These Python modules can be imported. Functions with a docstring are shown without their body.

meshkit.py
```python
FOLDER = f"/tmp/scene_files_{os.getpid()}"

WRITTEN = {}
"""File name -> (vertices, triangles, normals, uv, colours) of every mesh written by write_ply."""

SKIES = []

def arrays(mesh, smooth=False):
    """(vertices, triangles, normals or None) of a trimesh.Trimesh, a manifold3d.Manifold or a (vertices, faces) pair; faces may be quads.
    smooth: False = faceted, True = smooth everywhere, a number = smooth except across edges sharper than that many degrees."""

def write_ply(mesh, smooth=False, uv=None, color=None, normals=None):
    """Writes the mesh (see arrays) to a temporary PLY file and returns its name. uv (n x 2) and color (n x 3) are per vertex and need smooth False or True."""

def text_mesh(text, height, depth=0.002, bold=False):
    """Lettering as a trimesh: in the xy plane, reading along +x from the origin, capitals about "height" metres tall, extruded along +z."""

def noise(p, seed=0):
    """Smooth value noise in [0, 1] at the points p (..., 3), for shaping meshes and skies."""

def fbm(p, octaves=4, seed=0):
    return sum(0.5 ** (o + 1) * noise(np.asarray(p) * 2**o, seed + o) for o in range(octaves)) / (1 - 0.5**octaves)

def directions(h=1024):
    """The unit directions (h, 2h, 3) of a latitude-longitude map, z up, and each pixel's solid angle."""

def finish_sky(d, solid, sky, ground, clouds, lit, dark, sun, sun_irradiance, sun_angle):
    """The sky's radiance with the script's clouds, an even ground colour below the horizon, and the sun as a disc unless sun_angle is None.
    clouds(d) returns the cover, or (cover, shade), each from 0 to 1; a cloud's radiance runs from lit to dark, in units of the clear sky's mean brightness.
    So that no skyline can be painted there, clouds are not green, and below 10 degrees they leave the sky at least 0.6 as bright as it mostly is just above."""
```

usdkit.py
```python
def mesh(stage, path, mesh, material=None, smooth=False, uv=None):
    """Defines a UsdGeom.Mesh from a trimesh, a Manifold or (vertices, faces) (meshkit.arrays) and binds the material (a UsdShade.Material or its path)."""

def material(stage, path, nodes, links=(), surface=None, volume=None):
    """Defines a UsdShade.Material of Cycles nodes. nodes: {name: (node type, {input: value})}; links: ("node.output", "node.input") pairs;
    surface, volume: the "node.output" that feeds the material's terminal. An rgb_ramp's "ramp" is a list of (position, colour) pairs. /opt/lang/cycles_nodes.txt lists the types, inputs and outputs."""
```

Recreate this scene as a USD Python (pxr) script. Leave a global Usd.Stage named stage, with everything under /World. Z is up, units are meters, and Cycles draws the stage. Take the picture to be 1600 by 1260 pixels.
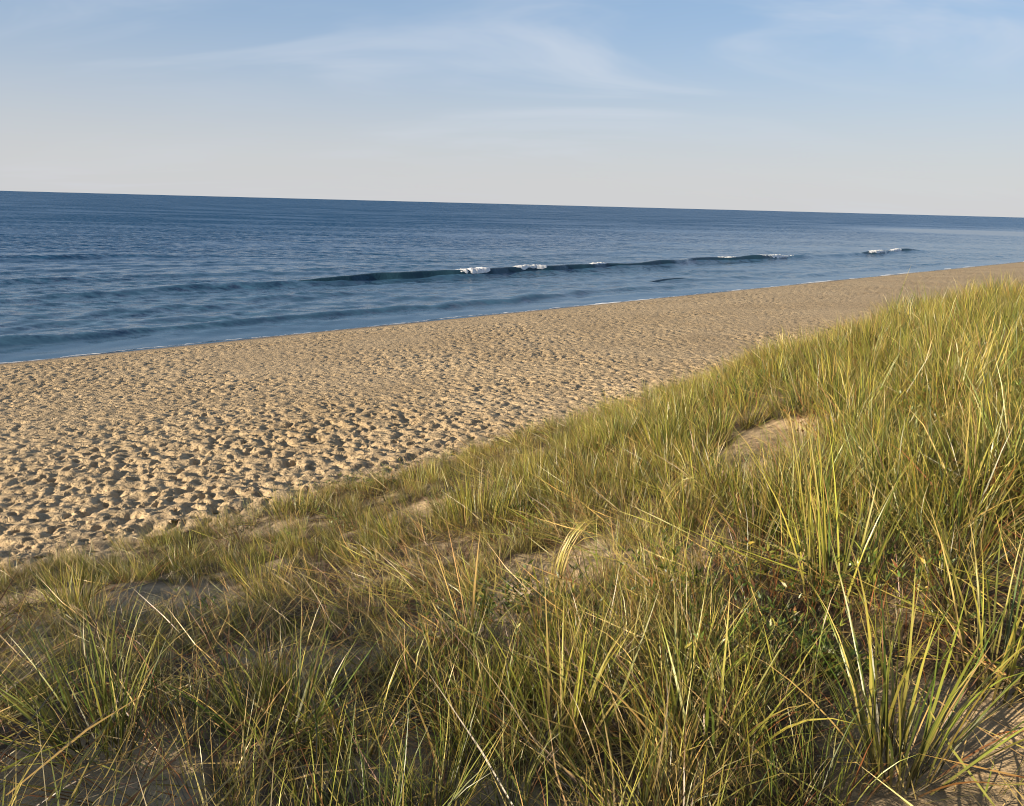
import math, numpy as np, usdkit, meshkit
from pxr import Usd, UsdGeom, UsdLux, UsdShade, Gf, Sdf, Vt
from scipy.interpolate import RBFInterpolator
from scipy.ndimage import gaussian_filter, map_coordinates

stage = Usd.Stage.CreateInMemory()
UsdGeom.SetStageUpAxis(stage, 'Z')
UsdGeom.SetStageMetersPerUnit(stage, 1.0)
UsdGeom.Xform.Define(stage, '/World')
UsdGeom.Scope.Define(stage, '/World/Looks')

# ------------------------------------------------------------------ camera, sky, sun, exposure
EYE = 7.5
PITCH, ROLL = math.radians(13.9), math.radians(1.5)
F_PX = 1256.0                                     # focal length in units of a 1600 wide picture
SUN_AZ, SUN_EL = math.radians(-128.0), math.radians(14.5)   # azimuth measured from +y towards +x
SUN_STRENGTH, SKY_STRENGTH, EXPOSURE = 1.25, 0.05, 1.2

cam = UsdGeom.Camera.Define(stage, '/World/camera')
cp, sp, cr, sr = math.cos(PITCH), math.sin(PITCH), math.cos(ROLL), math.sin(ROLL)
fw = np.array([0, cp, -sp]); rt = np.array([1.0, 0, 0]); up = np.cross(rt, fw)
R_, U_ = cr * rt + sr * up, cr * up - sr * rt
cam.AddTransformOp().Set(Gf.Matrix4d(*R_, 0, *U_, 0, *(-fw), 0, 0, 0, EYE, 1))
cam.CreateHorizontalApertureAttr(36.0)
cam.CreateFocalLengthAttr(36.0 * F_PX / 1600.0)
cam.CreateClippingRangeAttr(Gf.Vec2f(0.05, 100000.0))
cam.CreateExposureAttr(EXPOSURE)

sd = np.array([math.sin(SUN_AZ) * math.cos(SUN_EL), math.cos(SUN_AZ) * math.cos(SUN_EL), math.sin(SUN_EL)])
sun = UsdLux.DistantLight.Define(stage, '/World/sun')
sun.CreateIntensityAttr(SUN_STRENGTH); sun.CreateAngleAttr(0.53); sun.CreateNormalizeAttr(True)
sun.CreateColorAttr(Gf.Vec3f(1.0, 0.84, 0.62))
zx = np.cross([0, 0, 1.0], sd); zx /= np.linalg.norm(zx); zy = np.cross(sd, zx)
sun.AddTransformOp().Set(Gf.Matrix4d(*zx, 0, *zy, 0, *sd, 0, 0, 0, 30, 1))

# the sky: clear air, whitened by thin haze towards the horizon, with streaks of cirrus
HAZE_COL, HAZE_BLUE, CIRRUS_COL = (5.55, 5.60, 5.80), (3.6, 4.95, 7.1), (6.0, 6.4, 7.1)
sky_mat = usdkit.material(stage, '/World/Looks/sky', {
    'sky': ('sky_texture', {'sky_type': 'single_scattering', 'sun_disc': False, 'sun_elevation': SUN_EL, 'sun_rotation': SUN_AZ % (2 * math.pi),
                            'altitude': 10.0, 'air_density': 1.0, 'aerosol_density': 0.4, 'ozone_density': 3.0}),
    'tc': ('texture_coordinate', {}),
    'sep': ('separate_xyz', {}),
    'hz': ('map_range', {'range_type': 'smoothstep', 'from_min': -0.02, 'from_max': 0.26, 'to_min': 0.95, 'to_max': 0.50, 'clamp': True}),
    'hz2': ('map_range', {'range_type': 'smoothstep', 'from_min': 0.42, 'from_max': 0.85, 'to_min': 1.0, 'to_max': 0.1, 'clamp': True}),
    'hzm': ('math', {'math_type': 'multiply'}),
    'hzc': ('map_range', {'range_type': 'smoothstep', 'from_min': 0.02, 'from_max': 0.24, 'to_min': 0.0, 'to_max': 1.0, 'clamp': True}),
    'mixhc': ('mix', {'mix_type': 'mix', 'color1': HAZE_COL, 'color2': HAZE_BLUE}),
    'mixh': ('mix', {'mix_type': 'mix'}),
    'zz': ('math', {'math_type': 'add', 'value2': 0.20}),
    'px': ('math', {'math_type': 'divide'}), 'py': ('math', {'math_type': 'divide'}),
    'cv': ('combine_xyz', {'z': 0.0}),
    'rot': ('mapping', {'rotation': (0, 0, -0.72), 'scale': (0.55, 1.45, 1.0), 'location': (4.6, 12.0, 0)}),
    'n1': ('noise_texture', {'scale': 1.25, 'detail': 7.0, 'roughness': 0.52, 'distortion': 1.1}),
    'n2': ('noise_texture', {'scale': 0.5, 'detail': 2.0, 'roughness': 0.5}),
    'r1': ('map_range', {'range_type': 'smoothstep', 'from_min': 0.42, 'from_max': 0.72, 'to_min': 0.0, 'to_max': 1.0, 'clamp': True}),
    'r2': ('map_range', {'range_type': 'smoothstep', 'from_min': 0.40, 'from_max': 0.58, 'to_min': 0.12, 'to_max': 1.0, 'clamp': True}),
    'mm': ('math', {'math_type': 'multiply'}),
    'low': ('map_range', {'range_type': 'smoothstep', 'from_min': 0.03, 'from_max': 0.20, 'to_min': 0.25, 'to_max': 0.66, 'clamp': True}),
    'mf': ('math', {'math_type': 'multiply'}),
    'mixc': ('mix', {'mix_type': 'mix', 'color2': CIRRUS_COL}),
    'bg': ('background_shader', {'strength': SKY_STRENGTH}),
}, [('tc.generated', 'sep.vector'), ('sep.z', 'hz.value'), ('sky.color', 'mixh.color1'), ('hz.result', 'hzm.value1'), ('sep.z', 'hz2.value'), ('hz2.result', 'hzm.value2'), ('hzm.value', 'mixh.fac'), ('sep.z', 'hzc.value'), ('hzc.result', 'mixhc.fac'), ('mixhc.color', 'mixh.color2'),
    ('sep.z', 'zz.value1'), ('sep.x', 'px.value1'), ('zz.value', 'px.value2'), ('sep.y', 'py.value1'), ('zz.value', 'py.value2'),
    ('px.value', 'cv.x'), ('py.value', 'cv.y'), ('cv.vector', 'rot.vector'), ('rot.vector', 'n1.vector'), ('cv.vector', 'n2.vector'),
    ('n1.fac', 'r1.value'), ('n2.fac', 'r2.value'), ('r1.result', 'mm.value1'), ('r2.result', 'mm.value2'), ('mm.value', 'mf.value1'), ('sep.z', 'low.value'), ('low.result', 'mf.value2'),
    ('mixh.color', 'mixc.color1'), ('mf.value', 'mixc.fac'), ('mixc.color', 'bg.color')], surface='bg.background')
dome = UsdLux.DomeLight.Define(stage, '/World/sky')
dome.CreateIntensityAttr(1.0)
UsdShade.MaterialBindingAPI.Apply(dome.GetPrim()).Bind(sky_mat)
dome.GetPrim().SetCustomDataByKey('label', 'pale blue sky with thin streaks of cirrus')
dome.GetPrim().SetCustomDataByKey('kind', 'structure')


# ------------------------------------------------------------------ helpers
def tag(prim, label=None, cat=None, group=None, kind=None):
    p = prim.GetPrim() if hasattr(prim, 'GetPrim') else prim
    for k, v in (('label', label), ('category', cat), ('group', group), ('kind', kind)):
        if v:
            p.SetCustomDataByKey(k, v)
    return prim

taken = {}
def numbered(path):
    k = taken.get(path, 0); taken[path] = k + 1
    return path if k == 0 else f'{path}_{k:03d}'

def vmesh(path, v, f, mat, normals=None, tint=None):
    """a Mesh with per-vertex normals and an optional per-vertex colour, faces may be quads"""
    m = UsdGeom.Mesh.Define(stage, path)
    v = np.asarray(v, np.float32); f = np.asarray(f, np.int32)
    m.CreatePointsAttr(Vt.Vec3fArray.FromNumpy(v))
    m.CreateFaceVertexCountsAttr(Vt.IntArray.FromNumpy(np.full(len(f), f.shape[1], np.int32)))
    m.CreateFaceVertexIndicesAttr(Vt.IntArray.FromNumpy(f.ravel().copy()))
    m.CreateSubdivisionSchemeAttr('none')
    if normals is not None:
        m.CreateNormalsAttr(Vt.Vec3fArray.FromNumpy(np.asarray(normals, np.float32)))
        m.SetNormalsInterpolation('vertex')
    if tint is not None:
        UsdGeom.PrimvarsAPI(m).CreatePrimvar('tint', Sdf.ValueTypeNames.Color3fArray, 'vertex').Set(Vt.Vec3fArray.FromNumpy(np.asarray(tint, np.float32)))
    UsdShade.MaterialBindingAPI.Apply(m.GetPrim()).Bind(mat)
    return m

def vnormals(v, f):
    n = np.zeros_like(v)
    a = np.cross(v[f[:, 1]] - v[f[:, 0]], v[f[:, 2]] - v[f[:, 0]])
    for k in range(f.shape[1]):
        np.add.at(n, f[:, k], a)
    return n / np.maximum(np.linalg.norm(n, axis=1, keepdims=True), 1e-12)

# ------------------------------------------------------------------ the lie of the land
A_ = np.array([0.720, 0.694]); N_ = np.array([-0.694, 0.720])      # along the shore, towards the sea
SHORE = 41.2
def sn(x, y):
    return A_[0] * x + A_[1] * y, N_[0] * x + N_[1] * y
def xy(s, n):
    return A_[0] * s + N_[0] * n, A_[1] * s + N_[1] * n

# surveyed heights of the dune: x, y, z
SURVEY = [(-1.59, 2.18, 5.68), (-2.88, 4.09, 4.98), (-4.57, 6.57, 3.85), (-6.13, 8.89, 2.92), (-1.2, 2.42, 5.55), (-2.25, 4.69, 4.65), (-3.43, 7.23, 3.66),
          (-4.83, 10.1, 2.6), (-3.42, 10.98, 2.76), (-1.64, 5.14, 4.44), (-2.55, 8.11, 3.47), (0.03, 2.4, 5.6), (0.04, 4.1, 5.1), (0.29, 5.89, 4.71),
          (-0.12, 9.0, 3.93), (-0.88, 13.57, 2.85), (-1.7, 12.89, 2.75), (0.86, 2.24, 5.75), (1.37, 3.87, 5.58), (1.88, 5.49, 5.38), (2.53, 7.8, 5.2),
          (2.76, 13.52, 4.3), (1.15, 13.75, 3.54), (4.3, 13.32, 4.9), (1.37, 2.09, 5.86), (2.08, 3.41, 5.89), (3.42, 5.88, 5.79), (4.74, 8.35, 5.77),
          (6.59, 11.79, 5.7), (9.14, 17.79, 5.4), (12.26, 19.46, 5.5), (6.52, 15.7, 5.05)]
extra = [(-2, -1, 5.9), (-2, 4, 4.7), (-2, 8, 3.4), (-6, 0, 5.8), (-6, 5, 4.4), (-6, 9, 3.0), (-14, 0, 5.5), (-14, 6, 4.0), (-14, 10, 2.8), (2, -3, 6.0), (8, -3, 6.0), (16, -2, 5.9),
         (24, 0, 5.7), (30, 4.5, 5.3), (30, 0, 5.7), (40, 4.5, 5.2), (40, -2, 5.6), (60, 4, 5.1), (60, -2, 5.5), (5, -8, 6.1), (20, -9, 6.2), (40, -9, 6.0), (-12, -8, 6.0), (26, 7, 4.8), (18, 8, 4.6), (40, 7.5, 4.4), (60, 7, 4.4),
         (14, 9, 4.0), (22, 9.5, 3.8)]
extra += [(s, 13.2, 2.15) for s in (-14, -6, 0, 4, 8, 12, 16, 24, 34, 46, 60)]
for s, n, z in extra:
    X, Y = xy(s, n); SURVEY.append((X, Y, z))
SURVEY = np.array(SURVEY)
rbf = RBFInterpolator(SURVEY[:, :2], SURVEY[:, 2], kernel='thin_plate_spline', smoothing=0.02)
GX = np.arange(-24, 64, 0.5); GY = np.arange(-30, 64, 0.5)
_g = rbf(np.stack(np.meshgrid(GX, GY, indexing='ij'), -1).reshape(-1, 2)).reshape(len(GX), len(GY))

def smooth(a, b, x):
    t = np.clip((x - a) / (b - a), 0, 1)
    return t * t * (3 - 2 * t)

def pts3(x, y, f, z=0.0):
    return np.stack([np.asarray(x) * f, np.asarray(y) * f, np.full(np.shape(x), z)], -1)

def beach_z(n, s):
    z = np.interp(n, [-50, 13, 33, 37.5, SHORE, 50, 70, 200], [2.25, 2.15, 0.98, 0.50, 0.0, -1.2, -3, -8])
    return z

# bare sand hollows in the grass: x, y, radius, depth
BARE = [(2.58, 7.9, 0.58, .08), (2.30, 7.2, 0.36, .02), (2.05, 7.0, 0.42, .05), (0.40, 6.1, 0.48, .05), (-0.45, 4.95, 0.42, .04), (-3.2, 7.0, 0.75, .08), (-1.42, 2.30, 0.36, .04), (1.62, 2.12, 0.56, .04), (1.0, 1.45, 0.42, 0.0),
        (-1.3, 10.8, 0.5, .06), (-0.02, 4.55, 0.26, 0.0), (-4.9, 7.4, 0.55, .05), (-1.35, 4.3, 0.40, .03), (-2.2, 12.3, .42, .05), (0.33, 5.55, .42, 0.0), (-2.95, 6.4, .50, .02), (2.12, 6.65, .34, 0.0), (-0.95, 4.1, .34, .02), (2.80, 8.35, .40, .03), (-4.1, 6.0, .4, .03)]

def land_z(x, y):
    x, y = np.asarray(x, float), np.asarray(y, float)
    s, n = sn(x, y)
    ix = np.clip((x - GX[0]) / 0.5, 0, len(GX) - 1); iy = np.clip((y - GY[0]) / 0.5, 0, len(GY) - 1)
    d = map_coordinates(_g, [ix.ravel(), iy.ravel()], order=1).reshape(x.shape)
    d = np.clip(d, 1.6, 6.4)
    edge = 12.6 + 0.9 * (meshkit.noise(pts3(s, n * 0, 0.35), 5) - .5) + 0.5 * (meshkit.noise(pts3(s, n * 0, 1.1), 6) - .5)
    w = smooth(edge - 1.2, edge + 0.9, n)
    hum = 0.26 * (meshkit.fbm(pts3(x, y, 0.75), 3, 11) - .5) + 0.10 * (meshkit.fbm(pts3(x, y, 2.6), 3, 12) - .5)
    far = smooth(45, 70, s)
    z = (d + hum * (1 - 0.6 * far)) * (1 - w) + beach_z(n, s) * w
    for bx, by, r, dp in BARE:
        z = z - dp * np.exp(-(((x - bx) ** 2 + (y - by) ** 2) / r ** 2))
    return z, w, s, n

# ------------------------------------------------------------------ footprints trodden all over the beach (a height map in shore coordinates)
CELL = 0.03
S0, S1, NN0, NN1 = -22.0, 78.0, 11.0, 41.0
rng = np.random.default_rng(7)
def footprints():
    ns, nn = int((S1 - S0) / CELL), int((NN1 - NN0) / CELL)
    H = np.zeros((ns, nn), np.float32)
    K = 12
    u, v = np.meshgrid(np.arange(-K, K + 1) * CELL, np.arange(-K, K + 1) * CELL, indexing='ij')
    stamps = []
    for k in range(48):
        a = rng.uniform(0, math.pi); L, W = rng.uniform(.056, .105), rng.uniform(.038, .060)
        p, q = math.cos(a) * u + math.sin(a) * v, -math.sin(a) * u + math.cos(a) * v
        rr = np.sqrt((p / L) ** 2 + (q / W) ** 2)
        pit = -np.exp(-(rr ** 3.6)) + 0.34 * np.exp(-((rr - 1.45) / 0.38) ** 2) * (1 + 0.7 * np.cos(np.arctan2(q, p) - rng.uniform(0, 6.3)))
        stamps.append((pit * rng.uniform(.06, .135)).astype(np.float32))
    pos, ang = [], []
    # walked tracks and a general scatter
    for k in range(1500):
        s, n = rng.uniform(S0, S1), rng.uniform(NN0, NN1); a = rng.normal(0, .55) + (math.pi if rng.random() < .5 else 0)
        for j in range(rng.integers(20, 60)):
            a += rng.normal(0, .06); s += .62 * math.cos(a); n += .62 * math.sin(a)
            pos.append((s - .09 * (-1) ** j * math.sin(a), n + .09 * (-1) ** j * math.cos(a)))
    sc = np.stack([rng.uniform(S0, S1, 105000), rng.uniform(NN0, NN1, 105000)], 1)
    pos = np.vstack([np.array(pos), sc])
    for s, n in pos:
        i, j = int((s - S0) / CELL), int((n - NN0) / CELL)
        if K < i < ns - K - 1 and K < j < nn - K - 1:
            H[i - K:i + K + 1, j - K:j + K + 1] = H[i - K:i + K + 1, j - K:j + K + 1] * 0.82 + stamps[rng.integers(48)]
    lump = gaussian_filter(rng.standard_normal((ns, nn)).astype(np.float32), 2.4)
    lump /= lump.std()
    wear = gaussian_filter(rng.standard_normal((ns, nn)).astype(np.float32), 45); wear = np.clip(1 + .30 * wear / wear.std(), .5, 1.6)
    H = (H + 0.022 * lump) * wear
    H -= gaussian_filter(H, 30)
    H = np.where(H > .012, .012 + .045 * np.tanh((H - .012) / .045 * .6), H)      # loose sand slumps: crests flatten, pits stay
    return np.clip(gaussian_filter(H, 0.5), -.16, .06)
FOOT = footprints()

def foot_z(s, n):
    i, j = (s - S0) / CELL, (n - NN0) / CELL
    out = np.zeros(s.shape)
    ok = (n > 10.5) & (n < 42)
    # beyond the map the same trodden ground goes on
    L = FOOT.shape[0] - 1
    ii = np.abs((i + 0) % (2 * L) - 0); ii = np.where(ii > L, 2 * L - ii, ii)
    out[ok] = map_coordinates(FOOT, [ii[ok], np.clip(j[ok], 0, FOOT.shape[1] - 1)], order=1, mode='nearest')
    return out * smooth(39.6, 37.6, n)

def growth(segs):
    r = [segs[0][0]]
    for a, b, g in segs:
        k = max(2, int(math.log(b / a) / g))
        r += list(np.geomspace(a, b, k + 1)[1:])
    return np.array(r)

def fan(theta, r):
    T, Rr = np.meshgrid(theta, r)
    x, y = Rr * np.sin(T), Rr * np.cos(T)
    nt = len(theta)
    i, j = np.meshgrid(np.arange(len(r) - 1), np.arange(nt - 1), indexing='ij')
    a = (i * nt + j).ravel()
    return x.ravel(), y.ravel(), np.stack([a, a + 1, a + nt + 1, a + nt], 1)   # seen from above: counter-clockwise fixed below

def sheet(path, mat, theta, r, height, keep, tint=None):
    x, y, q = fan(theta, r)
    z, ok = height(x, y), keep(x, y)
    q = q[:, ::-1]
    q = q[ok[q].any(1)]
    used, inv = np.unique(q.ravel(), return_inverse=True)
    q = inv.reshape(-1, 4)
    v = np.stack([x[used], y[used], z[used]], 1)
    n = vnormals(v, q)
    if n[:, 2].mean() < 0:
        q = q[:, ::-1]; n = -n
    return vmesh(path, v, q, mat, n, None if tint is None else tint(v[:, 0], v[:, 1]))

sand_nodes = {
    'g': ('geometry', {}),
    'big': ('noise_texture', {'scale': 0.22, 'detail': 3.0, 'roughness': 0.55}),
    'mid': ('noise_texture', {'scale': 2.4, 'detail': 4.0, 'roughness': 0.6}),
    'fine': ('noise_texture', {'scale': 260.0, 'detail': 2.0, 'roughness': 0.7}),
    'c1': ('rgb_ramp', {'ramp': [(0.30, (0.335, 0.253, 0.153)), (0.55, (0.380, 0.292, 0.182)), (0.75, (0.415, 0.323, 0.205))]}),
    'c2': ('rgb_ramp', {'ramp': [(0.25, (0.86, 0.85, 0.84)), (0.75, (1.06, 1.05, 1.04))]}),
    'c3': ('rgb_ramp', {'ramp': [(0.2, (0.72, 0.70, 0.68)), (0.5, (1.0, 1.0, 1.0)), (0.8, (1.2, 1.2, 1.2))]}),
    'm1': ('mix', {'mix_type': 'multiply', 'fac': 1.0}), 'm2': ('mix', {'mix_type': 'multiply', 'fac': 1.0}),
    'bn': ('noise_texture', {'scale': 26.0, 'detail': 4.0, 'roughness': 0.65}),
    'bump': ('bump', {'strength': 0.45, 'distance': 0.02}),
}
sand_links = [('g.position', 'big.vector'), ('g.position', 'mid.vector'), ('g.position', 'fine.vector'), ('g.position', 'bn.vector'),
              ('big.fac', 'c1.fac'), ('mid.fac', 'c2.fac'), ('fine.fac', 'c3.fac'), ('c1.color', 'm1.color1'), ('c2.color', 'm1.color2'),
              ('m1.color', 'm2.color1'), ('c3.color', 'm2.color2'), ('bn.fac', 'bump.height')]
# the beach is wet along the water's edge
beach_mat = usdkit.material(stage, '/World/Looks/beach_sand', {**sand_nodes,
    'dot': ('vector_math', {'math_type': 'dot_product', 'vector2': (N_[0], N_[1], 0.0)}),
    'wob': ('noise_texture', {'scale': 0.16, 'detail': 3.0}),
    'wobm': ('math', {'math_type': 'multiply_add', 'value2': 2.4, 'value3': -1.2}),
    'add': ('math', {'math_type': 'add'}),
    'wet': ('map_range', {'range_type': 'smoothstep', 'from_min': 39.2, 'from_max': 40.3, 'to_min': 0.0, 'to_max': 1.0, 'clamp': True}),
    'wetc': ('mix', {'mix_type': 'multiply', 'color2': (0.62, 0.60, 0.58)}),
    'ro': ('map_range', {'from_min': 0, 'from_max': 1, 'to_min': 0.95, 'to_max': 0.50, 'clamp': True}),
    'tn': ('noise_texture', {'scale': 7.5, 'detail': 4.0, 'roughness': 0.6, 'distortion': 0.6}),
    'bump2': ('bump', {'strength': 0.75, 'distance': 0.13}),
    'p': ('principled_bsdf', {'specular_ior_level': 0.25}),
}, sand_links + [('g.position', 'tn.vector'), ('tn.fac', 'bump2.height'), ('bump2.normal', 'bump.normal'), ('g.position', 'dot.vector1'), ('g.position', 'wob.vector'), ('wob.fac', 'wobm.value1'), ('dot.value', 'add.value1'), ('wobm.value', 'add.value2'),
    ('add.value', 'wet.value'), ('m2.color', 'wetc.color1'), ('wet.result', 'wetc.fac'), ('wet.result', 'ro.value'), ('ro.result', 'p.roughness'),
    ('wetc.color', 'p.base_color'), ('bump.normal', 'p.normal')], surface='p.BSDF')
# dune sand: the same sand, strewn with brown litter
dune_mat = usdkit.material(stage, '/World/Looks/dune_sand', {**sand_nodes,
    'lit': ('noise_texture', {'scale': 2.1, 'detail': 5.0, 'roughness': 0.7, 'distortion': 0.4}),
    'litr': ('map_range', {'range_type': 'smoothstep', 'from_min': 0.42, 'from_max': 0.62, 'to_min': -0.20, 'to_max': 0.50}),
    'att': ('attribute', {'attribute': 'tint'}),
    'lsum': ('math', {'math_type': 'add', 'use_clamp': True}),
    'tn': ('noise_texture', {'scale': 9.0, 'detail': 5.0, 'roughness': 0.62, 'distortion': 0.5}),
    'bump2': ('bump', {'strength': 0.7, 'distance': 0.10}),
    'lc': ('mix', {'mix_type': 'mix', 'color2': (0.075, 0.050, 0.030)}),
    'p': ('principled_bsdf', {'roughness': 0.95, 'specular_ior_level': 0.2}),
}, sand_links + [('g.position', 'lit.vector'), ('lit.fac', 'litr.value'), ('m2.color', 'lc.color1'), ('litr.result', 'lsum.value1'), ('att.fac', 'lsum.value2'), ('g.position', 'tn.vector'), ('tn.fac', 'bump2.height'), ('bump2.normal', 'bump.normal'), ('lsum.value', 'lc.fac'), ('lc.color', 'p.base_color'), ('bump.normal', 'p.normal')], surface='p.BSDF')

D = math.radians
theta_land = np.concatenate([np.linspace(D(-180), D(-42), 60)[:-1], np.linspace(D(-42), D(42), 420)[:-1], np.linspace(D(42), D(180), 60)])
def dune_h(x, y):
    z, w, s, n = land_z(x, y)
    rip = 0.012 * (meshkit.fbm(pts3(x, y, 9.0), 3, 21) - .5) * 2
    return z + foot_z(s, n) * (1 + .3 * smooth(26, 15, n)) * smooth(11.2, 13.2, n) + rip * smooth(60, 20, np.hypot(x, y))
EDGE_N = 13.6
def beach_h(x, y):
    z, w, s, n = land_z(x, y)
    return z + foot_z(s, n) * (1 + .3 * smooth(26, 15, n)) * smooth(11.2, 13.2, n) - np.where(n < 12.9, .05 + .1 * (12.9 - n), 0)
theta_beach = np.concatenate([np.linspace(D(-75), D(-37), 50)[:-1], np.linspace(D(-37), D(37), 720)[:-1], np.linspace(D(37), D(75), 35)])
tag(sheet('/World/beach', beach_mat, theta_beach, growth([(8.5, 11.5, .006), (11.5, 30, .0026), (30, 60, .0042), (60, 170, .011), (170, 2500, .03)]), beach_h,
          lambda x, y: (sn(x, y)[1] > 13.0) & (sn(x, y)[1] < 52)), 'pale tan beach covered in footprints', kind='structure')

# ------------------------------------------------------------------ the sea
def ridge(s, n, n0, wid, h, s_a, s_b, soft, seed):
    """one swell line running along the shore: steeper on its landward side"""
    off = n0 + 2.2 * (meshkit.noise(pts3(s, s * 0, .07), seed) - .5) + .7 * (meshkit.noise(pts3(s, s * 0, .3), seed + 1) - .5)
    env = smooth(s_a - soft, s_a + soft, s) * smooth(s_b + soft, s_b - soft, s) * (.75 + .5 * meshkit.noise(pts3(s, s * 0, .11), seed + 2))
    d = n - off
    return h * env * np.where(d < 0, np.exp(-(d / (wid * .55)) ** 2), np.exp(-(d / (wid * 1.5)) ** 2))
def sea_z(x, y):
    s, n = sn(x, y)
    r = np.hypot(x, y)
    z = np.zeros_like(x)
    near = smooth(420, 120, r)
    for k, (lam, amp) in enumerate([(7.5, .052), (4.6, .042), (2.9, .036), (1.9, .030)]):
        ph = 5.0 * meshkit.noise(pts3(s / lam * .35, n / lam * .35, 1.0), 40 + k) + 3.5 * meshkit.noise(pts3(s / lam * .8, n / lam * .8, 1.0), 50 + k)
        a = (-.25, .18, .35, -.4)[k]
        z += amp * np.sin(2 * math.pi * (n * math.cos(a) + s * math.sin(a)) / lam + ph) * smooth(180 * lam / 2, 40 * lam / 2, r)
    z *= smooth(41, 49, n) * .85 + .15
    z += ridge(s, n, 64.2, 1.9, .44, 8, 185, 16, 60)
    z += ridge(s, n, 49.5, 1.3, .16, 58, 82, 9, 63) + ridge(s, n, 46.4, 1.1, .32, -10, 62, 10, 66) + ridge(s, n, 104, 3.2, .36, -10, 42, 14, 69)
    z += ridge(s, n, 77, 2.4, .22, -10, 60, 18, 72) + ridge(s, n, 56.5, 2.2, .14, -20, 40, 12, 75) + ridge(s, n, 84, 2.4, .2, 70, 120, 18, 78) + ridge(s, n, 46, 1.2, .16, 92, 150, 12, 81)
    # the thin sheet of swash that runs up the sand
    z += .05 + .10 * (meshkit.noise(pts3(s, n * 0, .12), 84) - .5) * smooth(46, 41, n)
    return z
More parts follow.
